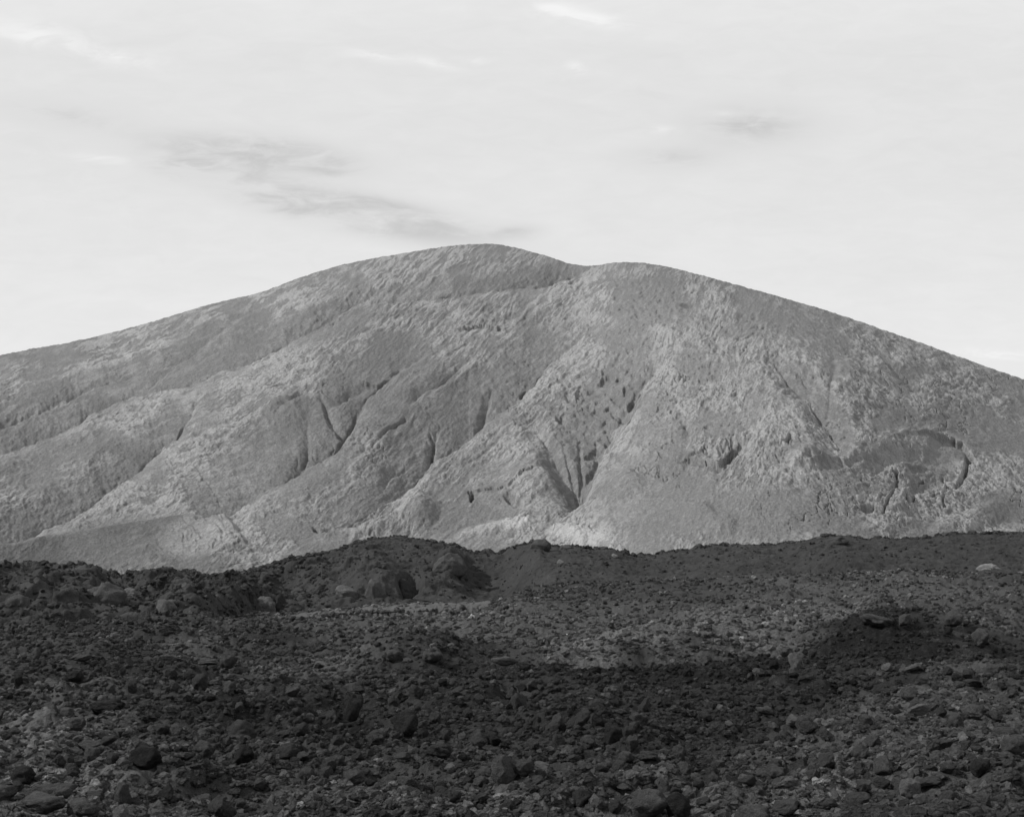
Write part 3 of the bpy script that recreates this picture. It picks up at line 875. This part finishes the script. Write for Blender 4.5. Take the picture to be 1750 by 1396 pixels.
def rock_mesh(name, seed, sub, cuts=11, rough=0.10, squash=(1, 1, 1), style='angular', mat=None):
    """irregular angular lava block, about unit radius: random cleavage planes and a clinkery skin"""
    r = np.random.default_rng(seed)
    bm = bmesh.new()
    bmesh.ops.create_icosphere(bm, subdivisions=sub, radius=1)
    V = np.array([v.co[:] for v in bm.verts])
    n = r.normal(size=(cuts, 3))
    n /= np.linalg.norm(n, axis=1)[:, None]
    d = r.uniform(0.55, 1.0, cuts)
    if style == 'round':
        d = r.uniform(0.8, 1.0, cuts)
    dots = V @ n.T
    with np.errstate(divide='ignore', invalid='ignore'):
        t = np.where(dots > 1e-3, d / dots, 9.0)
    rad = np.minimum(t.min(1), 1.15)
    # soften the cuts a little
    k = 18.0
    soft = -np.log(np.exp(-k * np.minimum(t, 1.6)).sum(1) + math.exp(-k * 1.15)) / k
    rad = 0.6 * rad + 0.4 * soft
    nz = np.zeros(len(V))
    amp = rough
    fr = 1.6
    for o in range(5):
        a = perlin(V[:, 0] * fr + 11.3 * o + seed, V[:, 1] * fr + V[:, 2] * fr * 0.73, seed + o)
        b = perlin(V[:, 2] * fr + 5.1 * o, V[:, 0] * fr * 0.81 - V[:, 1] * fr, seed + 50 + o)
        nz += amp * (a + b) * 0.7
        amp *= 0.58
        fr *= 2.1
    P = V * (rad * (1 + nz))[:, None]
    P *= np.array(squash)
    for v, c in zip(bm.verts, P):
        v.co = c
    for f in bm.faces:
        f.smooth = True
    me = bpy.data.meshes.new(name)
    bm.to_mesh(me)
    bm.free()
    if mat:
        me.materials.append(mat)
    return me


def place_on_ground(px, py):
    """depth and height of the lava plain seen at a photograph position"""
    iv = np.linspace(1 / 9.0, 1 / (YEDGE - 1), 700)
    Y = 1 / iv
    z, _, _ = ground_fields(np.full_like(Y, px), Y)
    yy = HY - z / Y * F
    i = np.argmax(yy <= py) if (yy <= py).any() else len(Y) - 1
    # stand on the clinker, not in it
    x0, y0 = (px - CX) / F * Y[i], Y[i]
    ox = np.array([0, 0.1, -0.1, 0, 0]) * y0 / 20
    oy = np.array([0, 0, 0, -0.15, -0.3]) * y0 / 20
    lift = ground_detail(x0 + ox, y0 + oy).max() + 0.0028 * y0
    return float(Y[i]), float(z[i] + lift)


def place_on_ridge(px, py):
    j = int(np.argmin(np.abs(R_PX - px)))
    col = R_P[:, j]
    m = R_S <= 1.0
    yy = HY - col[m, 2] / col[m, 1] * F
    i = int(np.argmin(np.abs(yy - py)))
    return float(col[i, 1]), float(col[i, 2])


class Rock:
    pass


ROCKS = []


def add_rock(px, py, wpx, hpx, me, mat, label, where='ground', rot=(0, 0, 0), group=None, sink=0.3, cat='rock', name='lava_rock', tone='dark', depth=0.85):
    """px, py: middle of the foot; wpx, hpx: visible size in photograph pixels"""
    Y, z = place_on_ridge(px, py) if where == 'ridge' else place_on_ground(px, py)
    k = Y / F
    sx = wpx * k / 2 / 0.82
    hz = hpx * k / (2 - sink) / 0.8
    o = bpy.data.objects.new(name, me)
    COL.objects.link(o)
    o.scale = (sx, sx * depth, hz)
    o.rotation_euler = rot
    o.location = ((px - CX) / F * Y, Y + sx * depth * 0.4, z + hz * (0.8 - sink))
    if mat is not None and (not me.materials or me.materials[0] != mat):
        o.data = me.copy() if me.users > 1 else me
        o.data.materials.clear()
        o.data.materials.append(mat)
    o['label'] = label
    o['category'] = cat
    if group:
        o['group'] = group
    r = Rock()
    r.where = where
    r.o, r.px, r.py, r.w, r.h, r.label, r.tone = o, px, py, wpx, hpx, label, tone
    ROCKS.append(r)
    return o


# landmark rocks of the photograph: px, foot py, width, height, style, tone, label, short name
D_, M_, P_, B_ = MAT_ROCK, MAT_ROCK_MID, MAT_ROCK_PALE, MAT_ROCK_BLACK
LAND = [
    (85, 1372, 92, 50, 'angular', M_, 'broad pointed grey boulder with a sharp top edge near the bottom left corner', 'the broad pointed boulder'),
    (68, 1405, 100, 32, 'round', M_, 'pale rounded boulder cut by the bottom edge of the photo, bottom left', 'the pale rounded boulder bottom left'),
    (133, 1236, 20, 9, 'slab', P_, 'small whitish elongated stone on a low rise at the left, brightest stone there', 'the whitish elongated stone'),
    (112, 1234, 26, 9, 'slab', M_, 'flat grey slab touching the whitish elongated stone at its left', 'the slab beside the whitish stone'),
    (180, 1243, 70, 24, 'round', B_, 'low black humped rock just right of the whitish elongated stone', 'the low black hump'),
    (246, 1347, 66, 40, 'angular', B_, 'large dark shaded boulder right of the broad pointed boulder at bottom left', 'the dark boulder bottom left'),
    (211, 1378, 30, 34, 'tall', M_, 'narrow upright grey stone between the dark boulder and the bottom edge', 'the narrow upright stone'),
    (160, 1372, 54, 18, 'slab', D_, 'flat dark slab right beside the foot of the broad pointed boulder', 'the flat slab bottom left'),
    (181, 1292, 30, 14, 'slab', M_, 'grey flat topped block above and right of the broad pointed boulder', 'the flat topped block'),
    (140, 1402, 62, 34, 'angular', M_, 'grey ridged boulder at the bottom edge right of the pale rounded boulder', 'the ridged boulder at the bottom edge'),
    (410, 1262, 48, 28, 'round', D_, 'round dark boulder in the dip left of the upright black block', 'the round boulder in the dip'),
    (600, 1240, 38, 44, 'tall', B_, 'upright black block leaning right, darkest rock of the foreground', 'the upright black block'),
    (690, 1258, 44, 34, 'tall', B_, 'black wedge shaped rock right of the upright black block', 'the black wedge'),
    (842, 1282, 34, 18, 'angular', B_, 'dark rock with a pointed top at the middle of the foreground', 'the dark rock mid foreground'),
    (818, 1288, 20, 18, 'round', M_, 'grey rounded stone leaning on the left of the dark pointed rock', 'the grey stone mid foreground'),
    (1046, 1282, 36, 30, 'tall', B_, 'black pointed rock standing alone right of the middle foreground', 'the black pointed rock'),
    (752, 1308, 40, 18, 'round', D_, 'long rounded dark block below the middle of the foreground', 'the long rounded block'),
    (860, 1374, 38, 42, 'tall', M_, 'speckled pyramid shaped stone near the bottom edge, middle', 'the speckled pyramid'),
    (893, 1370, 26, 22, 'round', M_, 'grey round stone right beside the speckled pyramid', 'the stone beside the pyramid'),
    (928, 1354, 22, 9, 'slab', P_, 'small bright flat stone right of the speckled pyramid', 'the bright flat stone'),
    (1110, 1400, 84, 46, 'angular', M_, 'big flat faced block cut by the bottom edge right of the middle', 'the big block at the bottom edge'),
    (1158, 1402, 40, 36, 'angular', B_, 'black chunk at the bottom edge right of the big flat faced block', 'the black chunk at the bottom edge'),
    (670, 1366, 26, 20, 'round', M_, 'grey round stone in the gravel left of the speckled pyramid', 'the grey round stone'),
    (768, 1326, 16, 12, 'angular', P_, 'small bright pointed stone above the long gravel bank, lower middle', 'the small bright pointed stone'),
    (970, 1332, 36, 18, 'slab', M_, 'sloping grey slab below the black pointed rock', 'the sloping slab'),
    (1328, 1372, 56, 28, 'round', M_, 'wide rounded grey boulder near the bottom edge at lower right', 'the wide rounded boulder'),
    (1285, 1404, 74, 34, 'round', M_, 'large rounded boulder cut by the bottom edge, lower right of the middle', 'the large boulder at the bottom edge'),
    (1345, 1396, 54, 26, 'angular', M_, 'grey angular boulder just below the wide rounded boulder', 'the angular boulder lower right'),
    (1560, 1364, 28, 26, 'angular', P_, 'light grey upright stone among dark rubble near bottom right', 'the light upright stone'),
    (1625, 1352, 22, 10, 'slab', P_, 'small bright oval stone right of the light upright stone', 'the bright oval stone'),
    (1466, 1404, 52, 26, 'round', M_, 'round topped grey boulder at the bottom edge at lower right', 'the round topped boulder'),
    (1585, 1338, 56, 18, 'slab', D_, 'long flat dark slab just above the light upright stone', 'the long flat slab'),
    (1720, 1274, 36, 22, 'round', M_, 'rounded grey boulder close to the right edge of the foreground', 'the boulder by the right edge'),
    (1735, 1320, 40, 26, 'round', M_, 'broad grey boulder cut by the right edge of the photo', 'the broad boulder at the right edge'),
    (1570, 1256, 28, 14, 'angular', P_, 'pale broken stone in the gravel at right', 'the pale broken stone'),
    (1360, 1256, 26, 14, 'angular', P_, 'pale split stone left of the gravel patch at right', 'the pale split stone'),
    (1308, 1222, 34, 10, 'slab', M_, 'broad light crusted flat stone in the dark rubble at right of middle', 'the crusted flat stone'),
    (1312, 1275, 14, 8, 'round', P_, 'little pale round stone below the broad crusted flat stone', 'the little pale round stone'),
    (1500, 1080, 66, 20, 'round', D_, 'broad humped boulder on the bright gravel of the right middle ground', 'the broad humped boulder'),
    (1678, 1112, 24, 20, 'angular', M_, 'light grey faceted block on the slope at right', 'the light faceted block'),
    (1632, 1084, 26, 24, 'tall', M_, 'triangular grey rock on the skyline of rubble at right', 'the triangular rock'),
    (1548, 1082, 18, 16, 'angular', M_, 'light rock at the right foot of the broad humped boulder', 'the light rock by the humped boulder'),
    (1622, 1094, 11, 10, 'angular', B_, 'small black cube like rock under the triangular grey rock', 'the small black rock'),
    (1246, 1085, 9, 8, 'angular', P_, 'small white stone on the bright gravel right of the middle', 'the small white stone'),
    (1562, 1169, 22, 7, 'slab', P_, 'small pale flat stone on dark rubble at right', 'the small pale flat stone'),
    (1255, 1126, 10, 6, 'round', P_, 'small pale stone at the edge of the dark dip right of middle', 'the small pale stone at the dip'),
    (1345, 1128, 20, 10, 'round', M_, 'grey lumpy stone at the edge of the dark dip', 'the lumpy stone at the dip'),
    (910, 1178, 16, 16, 'angular', M_, 'light squarish block on the dark rubble of the middle', 'the light squarish block'),
    (738, 1158, 9, 5, 'round', P_, 'tiny pale round stone left of the middle rubble', 'the tiny pale stone'),
    (672, 1134, 36, 16, 'round', M_, 'rounded grey boulder under the long shadowed hollow', 'the boulder under the hollow'),
    (738, 1134, 34, 18, 'round', M_, 'blunt grey boulder below the shadowed hollow, right neighbour of the rounded one', 'the blunt boulder under the hollow'),
    (862, 1142, 50, 16, 'slab', M_, 'sloping light slab right of the shadowed hollow', 'the slab right of the hollow'),
    (58, 1134, 14, 14, 'angular', M_, 'light squared block standing at the left edge of the plain', 'the light squared block'),
    (138, 1138, 26, 10, 'slab', M_, 'light flat rock right of the light squared block', 'the light flat rock'),
    (288, 1138, 30, 14, 'angular', M_, 'grey rock standing out of the dark slope at left', 'the grey rock on the slope'),
    (390, 1140, 22, 22, 'tall', M_, 'upright light grey rock on the dark slope left of middle', 'the upright light rock'),
    (350, 1158, 36, 8, 'slab', M_, 'long light slab lying below the upright light grey rock', 'the long light slab'),
]
RIDGE_ROCKS = [
    (285, 1046, 30, 26, 'tall', M_, 'grey wedge shaped block on the ridge slope at left with shadow on its right'),
    (452, 1044, 30, 24, 'angular', M_, 'light grey boulder on the ridge foot left of the sand strip'),
    (476, 1042, 20, 28, 'tall', B_, 'black boulder added as the shadow beside the light one left of the sand strip'),  # stands in for the cast shadow of the light boulder
    (220, 1018, 20, 10, 'round', P_, 'pale rounded stone on the ridge slope at left'),
    (180, 1030, 50, 28, 'round', D_, 'broad rounded block half way up the left ridge'),
    (640, 1022, 30, 27, 'tall', D_, 'tall cone shaped block before the dark hollow of the ridge'),
    (590, 1018, 30, 14, 'angular', M_, 'light topped rock at the ridge foot left of the cone shaped block'),
    (768, 972, 42, 24, 'round', D_, 'big domed boulder set high in the ridge above the hollow'),
    (692, 1024, 46, 28, 'angular', B_, 'black block added for the deep shade of the ridge hollow'),  # added block, its black colour stands for the shaded hollow
    (740, 1033, 120, 9, 'slab', B_, 'long low black slab added for the shadow at the ridge foot just above the sand strip'),  # added slab, its black colour stands for the strip of shadow
    (922, 936, 30, 14, 'round', D_, 'rounded boulder on the ridge crest right of the saddle'),
    (968, 940, 22, 9, 'angular', D_, 'low boulder on the ridge crest right of the rounded one'),
    (1694, 974, 30, 11, 'slab', P_, 'pale flat rock on the dark ridge at far right'),
    (1430, 930, 34, 12, 'round', D_, 'wide low knob on the right part of the ridge crest'),
    (1582, 922, 9, 8, 'tall', D_, 'small spike of rock on the ridge crest at right'),
    (1050, 952, 10, 8, 'tall', P_, 'small pale stone near the crest at the middle of the ridge'),
    (958, 964, 9, 7, 'angular', P_, 'small pale splinter half way down the ridge at middle'),
    (72, 976, 18, 9, 'angular', D_, 'knobby boulder on the left ridge crest'),
    (140, 980, 34, 14, 'round', D_, 'humped boulder on the left ridge crest above the slope'),
    (838, 944, 10, 8, 'tall', D_, 'small pointed stone on the crest at the saddle'),
    (310, 1000, 30, 14, 'angular', D_, 'dark block jutting from the upper left ridge'),
    (110, 1030, 36, 22, 'angular', D_, 'rugged dark block at the left of the ridge slope'),
    (30, 1040, 40, 22, 'round', D_, 'dark rounded block at the left end of the ridge slope'),
]
STY = {'angular': dict(cuts=11, rough=0.16), 'round': dict(cuts=16, rough=0.20, style='round'), 'slab': dict(cuts=9, rough=0.14), 'tall': dict(cuts=9, rough=0.15)}
TONE = {D_.name: 'dark', M_.name: 'grey', P_.name: 'pale', B_.name: 'black'}
SHORT = []
rp = random.Random(5)
for i, (px, py, ww, hh, st, mt, lab, short) in enumerate(LAND):
    me = rock_mesh('lava_boulder', 1000 + i, 4, mat=mt, **STY[st])
    kk = 1.05 if ww < 30 else (0.85 if ww < 50 else 0.66)
    add_rock(px, py, ww * kk, hh * kk, me, None, lab, sink=0.1 if ww < 30 else 0.4, rot=(rp.uniform(-.15, .15), rp.uniform(-.2, .2), rp.uniform(-.6, .6)), group='boulders that stand out on the lava plain',
             cat='boulder' if ww > 28 else 'stone', name='lava_boulder' if ww > 28 else 'lava_stone', tone=TONE[mt.name])
    SHORT.append((px, py, short))
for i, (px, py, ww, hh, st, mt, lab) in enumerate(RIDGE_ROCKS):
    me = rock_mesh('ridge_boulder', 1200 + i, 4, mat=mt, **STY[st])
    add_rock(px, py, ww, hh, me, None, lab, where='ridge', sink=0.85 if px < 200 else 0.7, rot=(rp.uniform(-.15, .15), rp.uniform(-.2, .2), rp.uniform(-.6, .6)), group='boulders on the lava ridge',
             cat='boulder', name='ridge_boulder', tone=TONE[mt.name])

# the other large rocks of the foreground
PROTO = []
for i in range(28):
    st = ('angular', 'round', 'angular', 'slab', 'angular', 'tall', 'round')[i % 7]
    PROTO.append((st, rock_mesh('lava_rock', 2000 + i, 4, **STY[st])))
PROTO_T = {}
taken = [(r.px, r.py, r.w) for r in ROCKS]
want = 300 - len(LAND)
tries = 0
used_labels = set(r.label for r in ROCKS)
near_count = {}
while want > 0 and tries < 20000:
    tries += 1
    py = 1125 + (1402 - 1125) * rp.random() ** 0.55
    px = rp.uniform(-8, 1758)
    f = (py - 1060) / 340
    ww = (10 + 15 * f) * rp.choice((0.75, 0.85, 1.0, 1.0, 1.2, 1.5))
    if any(abs(px - a) < (ww + c) * 0.48 and abs(py - b) < (ww + c) * 0.28 for a, b, c in taken):
        continue
    st, me0 = rp.choice(PROTO)
    tone = rp.choices((D_, M_, P_, B_), (6, 4.5, 0.35, 0.3))[0]
    hh = ww * {'angular': 0.62, 'round': 0.55, 'slab': 0.32, 'tall': 0.85}[st] * rp.uniform(0.8, 1.15)
    key = (me0.name, tone.name)
    if key not in PROTO_T:
        m2 = me0.copy()
        m2.materials.clear()
        m2.materials.append(tone)
        PROTO_T[key] = m2
    # which one: by look and by the landmark it lies next to
    lx, ly, sh = min(SHORT, key=lambda q: (q[0] - px) ** 2 + (2.0 * (q[1] - py)) ** 2)
    dx, dy = px - lx, 2.0 * (py - ly)
    if abs(dx) > abs(dy):
        rel = 'to the right of' if dx > 0 else 'to the left of'
    else:
        rel = 'in front of' if dy > 0 else 'behind'
    how = '' if math.hypot(dx, dy) < 60 else ''
    size = 'small ' if ww < 0.9 * (10 + 15 * f) else ('big ' if ww > 1.3 * (10 + 15 * f) else '')
    word = {'angular': 'angular', 'round': 'rounded', 'slab': 'flat', 'tall': 'upright'}[st]
    lab = f'{size}{word} {TONE[tone.name]} lava rock {how}{rel} {sh}'
    if lab in used_labels:
        continue
    used_labels.add(lab)
    add_rock(px, py, ww, hh, PROTO_T[key], None, lab, rot=(rp.uniform(-.3, .3), rp.uniform(-.3, .3), rp.uniform(0, 6.28)), group='lava rocks strewn across the foreground', tone=TONE[tone.name],
             sink=rp.uniform(0.3, 0.7))
    taken.append((px, py, ww))
    want -= 1


# ------------------------------------------------------------------ rubble too fine to count
def rubble():
    N = 250000
    px = rng.uniform(-350, 2100, N)
    iv = rng.uniform(1 / (YEDGE + 4), 1 / 8.0, N)
    # denser towards the distance, where the picture packs more stones
    iv = np.where(rng.random(N) < 0.5, 1 / (YEDGE + 4) + (1 / 8.0 - 1 / (YEDGE + 4)) * rng.random(N) ** 2.2, iv)
    Y = 1 / iv
    px = CX + (px - CX) * (1 + 0.8 * sstep(45, 12, Y))      # the near ground reaches well past the frame
    X = (px - CX) / F * Y
    z, dust, py = ground_fields(px, Y)
    z = z + ground_detail(X, Y)
    ins = (px > 474) & (px < 812) & (Y > 87)
    z = np.where(ins, sand_z(px, (Y - 96) / 18), z)
    f = np.clip((py - 1000) / 400, 0, 1.2)
    wpx = (3.4 + 7.2 * f) * np.exp(rng.normal(0, 0.5, N))
    wpx = np.minimum(wpx, 9 + 17 * f)
    size = wpx * Y / F / 2
    tone = (0.084 + 0.012 * sstep(50, 90, Y)) * np.exp(rng.normal(0, 0.42, N)) * (1 + np.where(dust > 0, 1.55, 1.0) * dust)  # stones carry the same painted light and cloud shade as the ground
    pale = rng.random(N) < 0.012 + 0.12 * np.clip(dust, 0, 1)
    tone = np.where(pale, rng.uniform(0.08, 0.20, N), tone)
    size = np.where(pale, size * 0.62, size)
    keep = ~ins | ((rng.random(N) < 0.25 + 0.7 * (perlin(px / 25, Y / 4, 888) > 0.15)) & (np.abs((Y - 96) / 18 - 0.5) > 0.42) & (px < 680)) | (rng.random(N) < 0.09)
    for r in ROCKS:
        if r.where == 'ground':
            bx, by = r.o.location.x, r.o.location.y
            keep &= ((X - bx) / (r.o.scale.x * 0.85)) ** 2 + ((Y - by + r.o.scale.y * 0.8) / (r.o.scale.y * 1.8)) ** 2 > 1
    P = [np.stack([X, Y, z + size * 0.15], -1)[keep]]
    S = [size[keep]]
    T = [tone[keep]]
    # on the ridge
    R, C, _ = R_P.shape
    M = 26000
    ri = rng.integers(20, 196, M)
    ci = rng.integers(60, C - 60, M)
    # the crest carries more loose blocks
    ri = np.where(rng.random(M) < 0.16, rng.integers(182, 194, M), ri)
    pr = R_P[ri, ci]
    rpx = R_PX[ci]
    w2 = (3.2 + 2.8 * (rpx < 560)) * np.exp(rng.normal(0, 0.45, M))
    w2 = np.where(ri > 180, w2 * 1.7, w2)
    w2 = np.minimum(w2, 16)
    keep = rng.random(M) < np.where(ri > 180, 0.8, np.where(rpx < 560, 0.5, np.where(rpx < 820, 0.3, 0.14)))
    P.append((pr + np.array((0, 0, 0.03)))[keep])
    S.append((w2 * pr[:, 1] / F / 2)[keep])
    t2 = 0.062 * np.exp(rng.normal(0, 0.25, M))
    t2 = np.where(rng.random(M) < 0.012, rng.uniform(0.07, 0.14, M), t2)
    T.append(t2[keep])
    P, S, T = np.concatenate(P), np.concatenate(S), np.concatenate(T)
    me = bpy.data.meshes.new('rubble')
    me.vertices.add(len(P))
    me.vertices.foreach_set('co', P.reshape(-1).astype(np.float32))
    a = me.attributes.new('size', 'FLOAT', 'POINT')
    a.data.foreach_set('value', S.astype(np.float32))
    a = me.attributes.new('tone', 'FLOAT', 'POINT')
    a.data.foreach_set('value', T.astype(np.float32))
    me.materials.append(MAT_RUBBLE)
    o = bpy.data.objects.new('rubble', me)
    COL.objects.link(o)
    o['kind'] = 'stuff'
    o['label'] = 'loose dark clinker and gravel covering the lava plain and ridge'
    o['category'] = 'rubble'
    ng = bpy.data.node_groups.new('rubble_scatter', 'GeometryNodeTree')
    ng.interface.new_socket('Geometry', in_out='INPUT', socket_type='NodeSocketGeometry')
    ng.interface.new_socket('Geometry', in_out='OUTPUT', socket_type='NodeSocketGeometry')
    N_ = ng.nodes.new
    L = ng.links.new
    gi = N_('NodeGroupInput')
    go = N_('NodeGroupOutput')
    m2p = N_('GeometryNodeMeshToPoints')
    L(gi.outputs[0], m2p.inputs[0])
    iop = N_('GeometryNodeInstanceOnPoints')
    L(m2p.outputs[0], iop.inputs['Points'])
    join = N_('GeometryNodeGeometryToInstance')
    # small stones made here, each its own shape
    for i in range(12):
        ico = N_('GeometryNodeMeshIcoSphere')
        ico.inputs['Radius'].default_value = 1.0
        ico.inputs['Subdivisions'].default_value = 4
        pos = N_('GeometryNodeInputPosition')
        vor = N_('ShaderNodeTexVoronoi')
        vor.inputs['Scale'].default_value = 0.85
        add = N_('ShaderNodeVectorMath')
        add.operation = 'ADD'
        add.inputs[1].default_value = (i * 7.3, i * 3.1, -i * 5.7)
        L(pos.outputs[0], add.inputs[0])
        L(add.outputs[0], vor.inputs['Vector'])
        # pull each vertex towards the centre of its cell: angular facets
        sub = N_('ShaderNodeVectorMath')
        sub.operation = 'SUBTRACT'
        L(vor.outputs['Position'], sub.inputs[0])
        L(add.outputs[0], sub.inputs[1])
        scl = N_('ShaderNodeVectorMath')
        scl.operation = 'SCALE'
        scl.inputs['Scale'].default_value = 0.5
        L(sub.outputs[0], scl.inputs[0])
        noi = N_('ShaderNodeTexNoise')
        noi.inputs['Scale'].default_value = 2.2
        noi.inputs['Detail'].default_value = 3
        L(add.outputs[0], noi.inputs['Vector'])
        n0 = N_('ShaderNodeVectorMath')
        n0.operation = 'SUBTRACT'
        n0.inputs[1].default_value = (0.5, 0.5, 0.5)
        L(noi.outputs['Color'], n0.inputs[0])
        n1 = N_('ShaderNodeVectorMath')
        n1.operation = 'SCALE'
        n1.inputs['Scale'].default_value = 0.75
        L(n0.outputs[0], n1.inputs[0])
        tot = N_('ShaderNodeVectorMath')
        tot.operation = 'ADD'
        L(scl.outputs[0], tot.inputs[0])
        L(n1.outputs[0], tot.inputs[1])
        sp = N_('GeometryNodeSetPosition')
        L(ico.outputs[0], sp.inputs['Geometry'])
        L(tot.outputs[0], sp.inputs['Offset'])
        tr = N_('GeometryNodeTransform')
        tr.inputs['Scale'].default_value = (1.0, 0.72 + 0.05 * (i % 5), 0.5 + 0.06 * (i % 6))
        L(sp.outputs[0], tr.inputs['Geometry'])
        sm = N_('GeometryNodeSetMaterial')
        sm.inputs['Material'].default_value = MAT_RUBBLE
        L(tr.outputs[0], sm.inputs['Geometry'])
        L(sm.outputs[0], join.inputs[0])
    L(join.outputs[0], iop.inputs['Instance'])
    iop.inputs['Pick Instance'].default_value = True
    ri_ = N_('FunctionNodeRandomValue')
    ri_.data_type = 'INT'
    ri_.inputs[4].default_value = 0
    ri_.inputs[5].default_value = 11
    L(ri_.outputs[2], iop.inputs['Instance Index'])
    rr_ = N_('FunctionNodeRandomValue')
    rr_.data_type = 'FLOAT_VECTOR'
    rr_.inputs[0].default_value = (-0.5, -0.5, 0)
    rr_.inputs[1].default_value = (0.5, 0.5, 6.28)
    L(rr_.outputs[0], iop.inputs['Rotation'])
    na = N_('GeometryNodeInputNamedAttribute')
    na.data_type = 'FLOAT'
    na.inputs['Name'].default_value = 'size'
    L(na.outputs[0], iop.inputs['Scale'])
    L(iop.outputs[0], go.inputs[0])
    md = o.modifiers.new('scatter', 'NODES')
    md.node_group = ng
    return o


rubble()
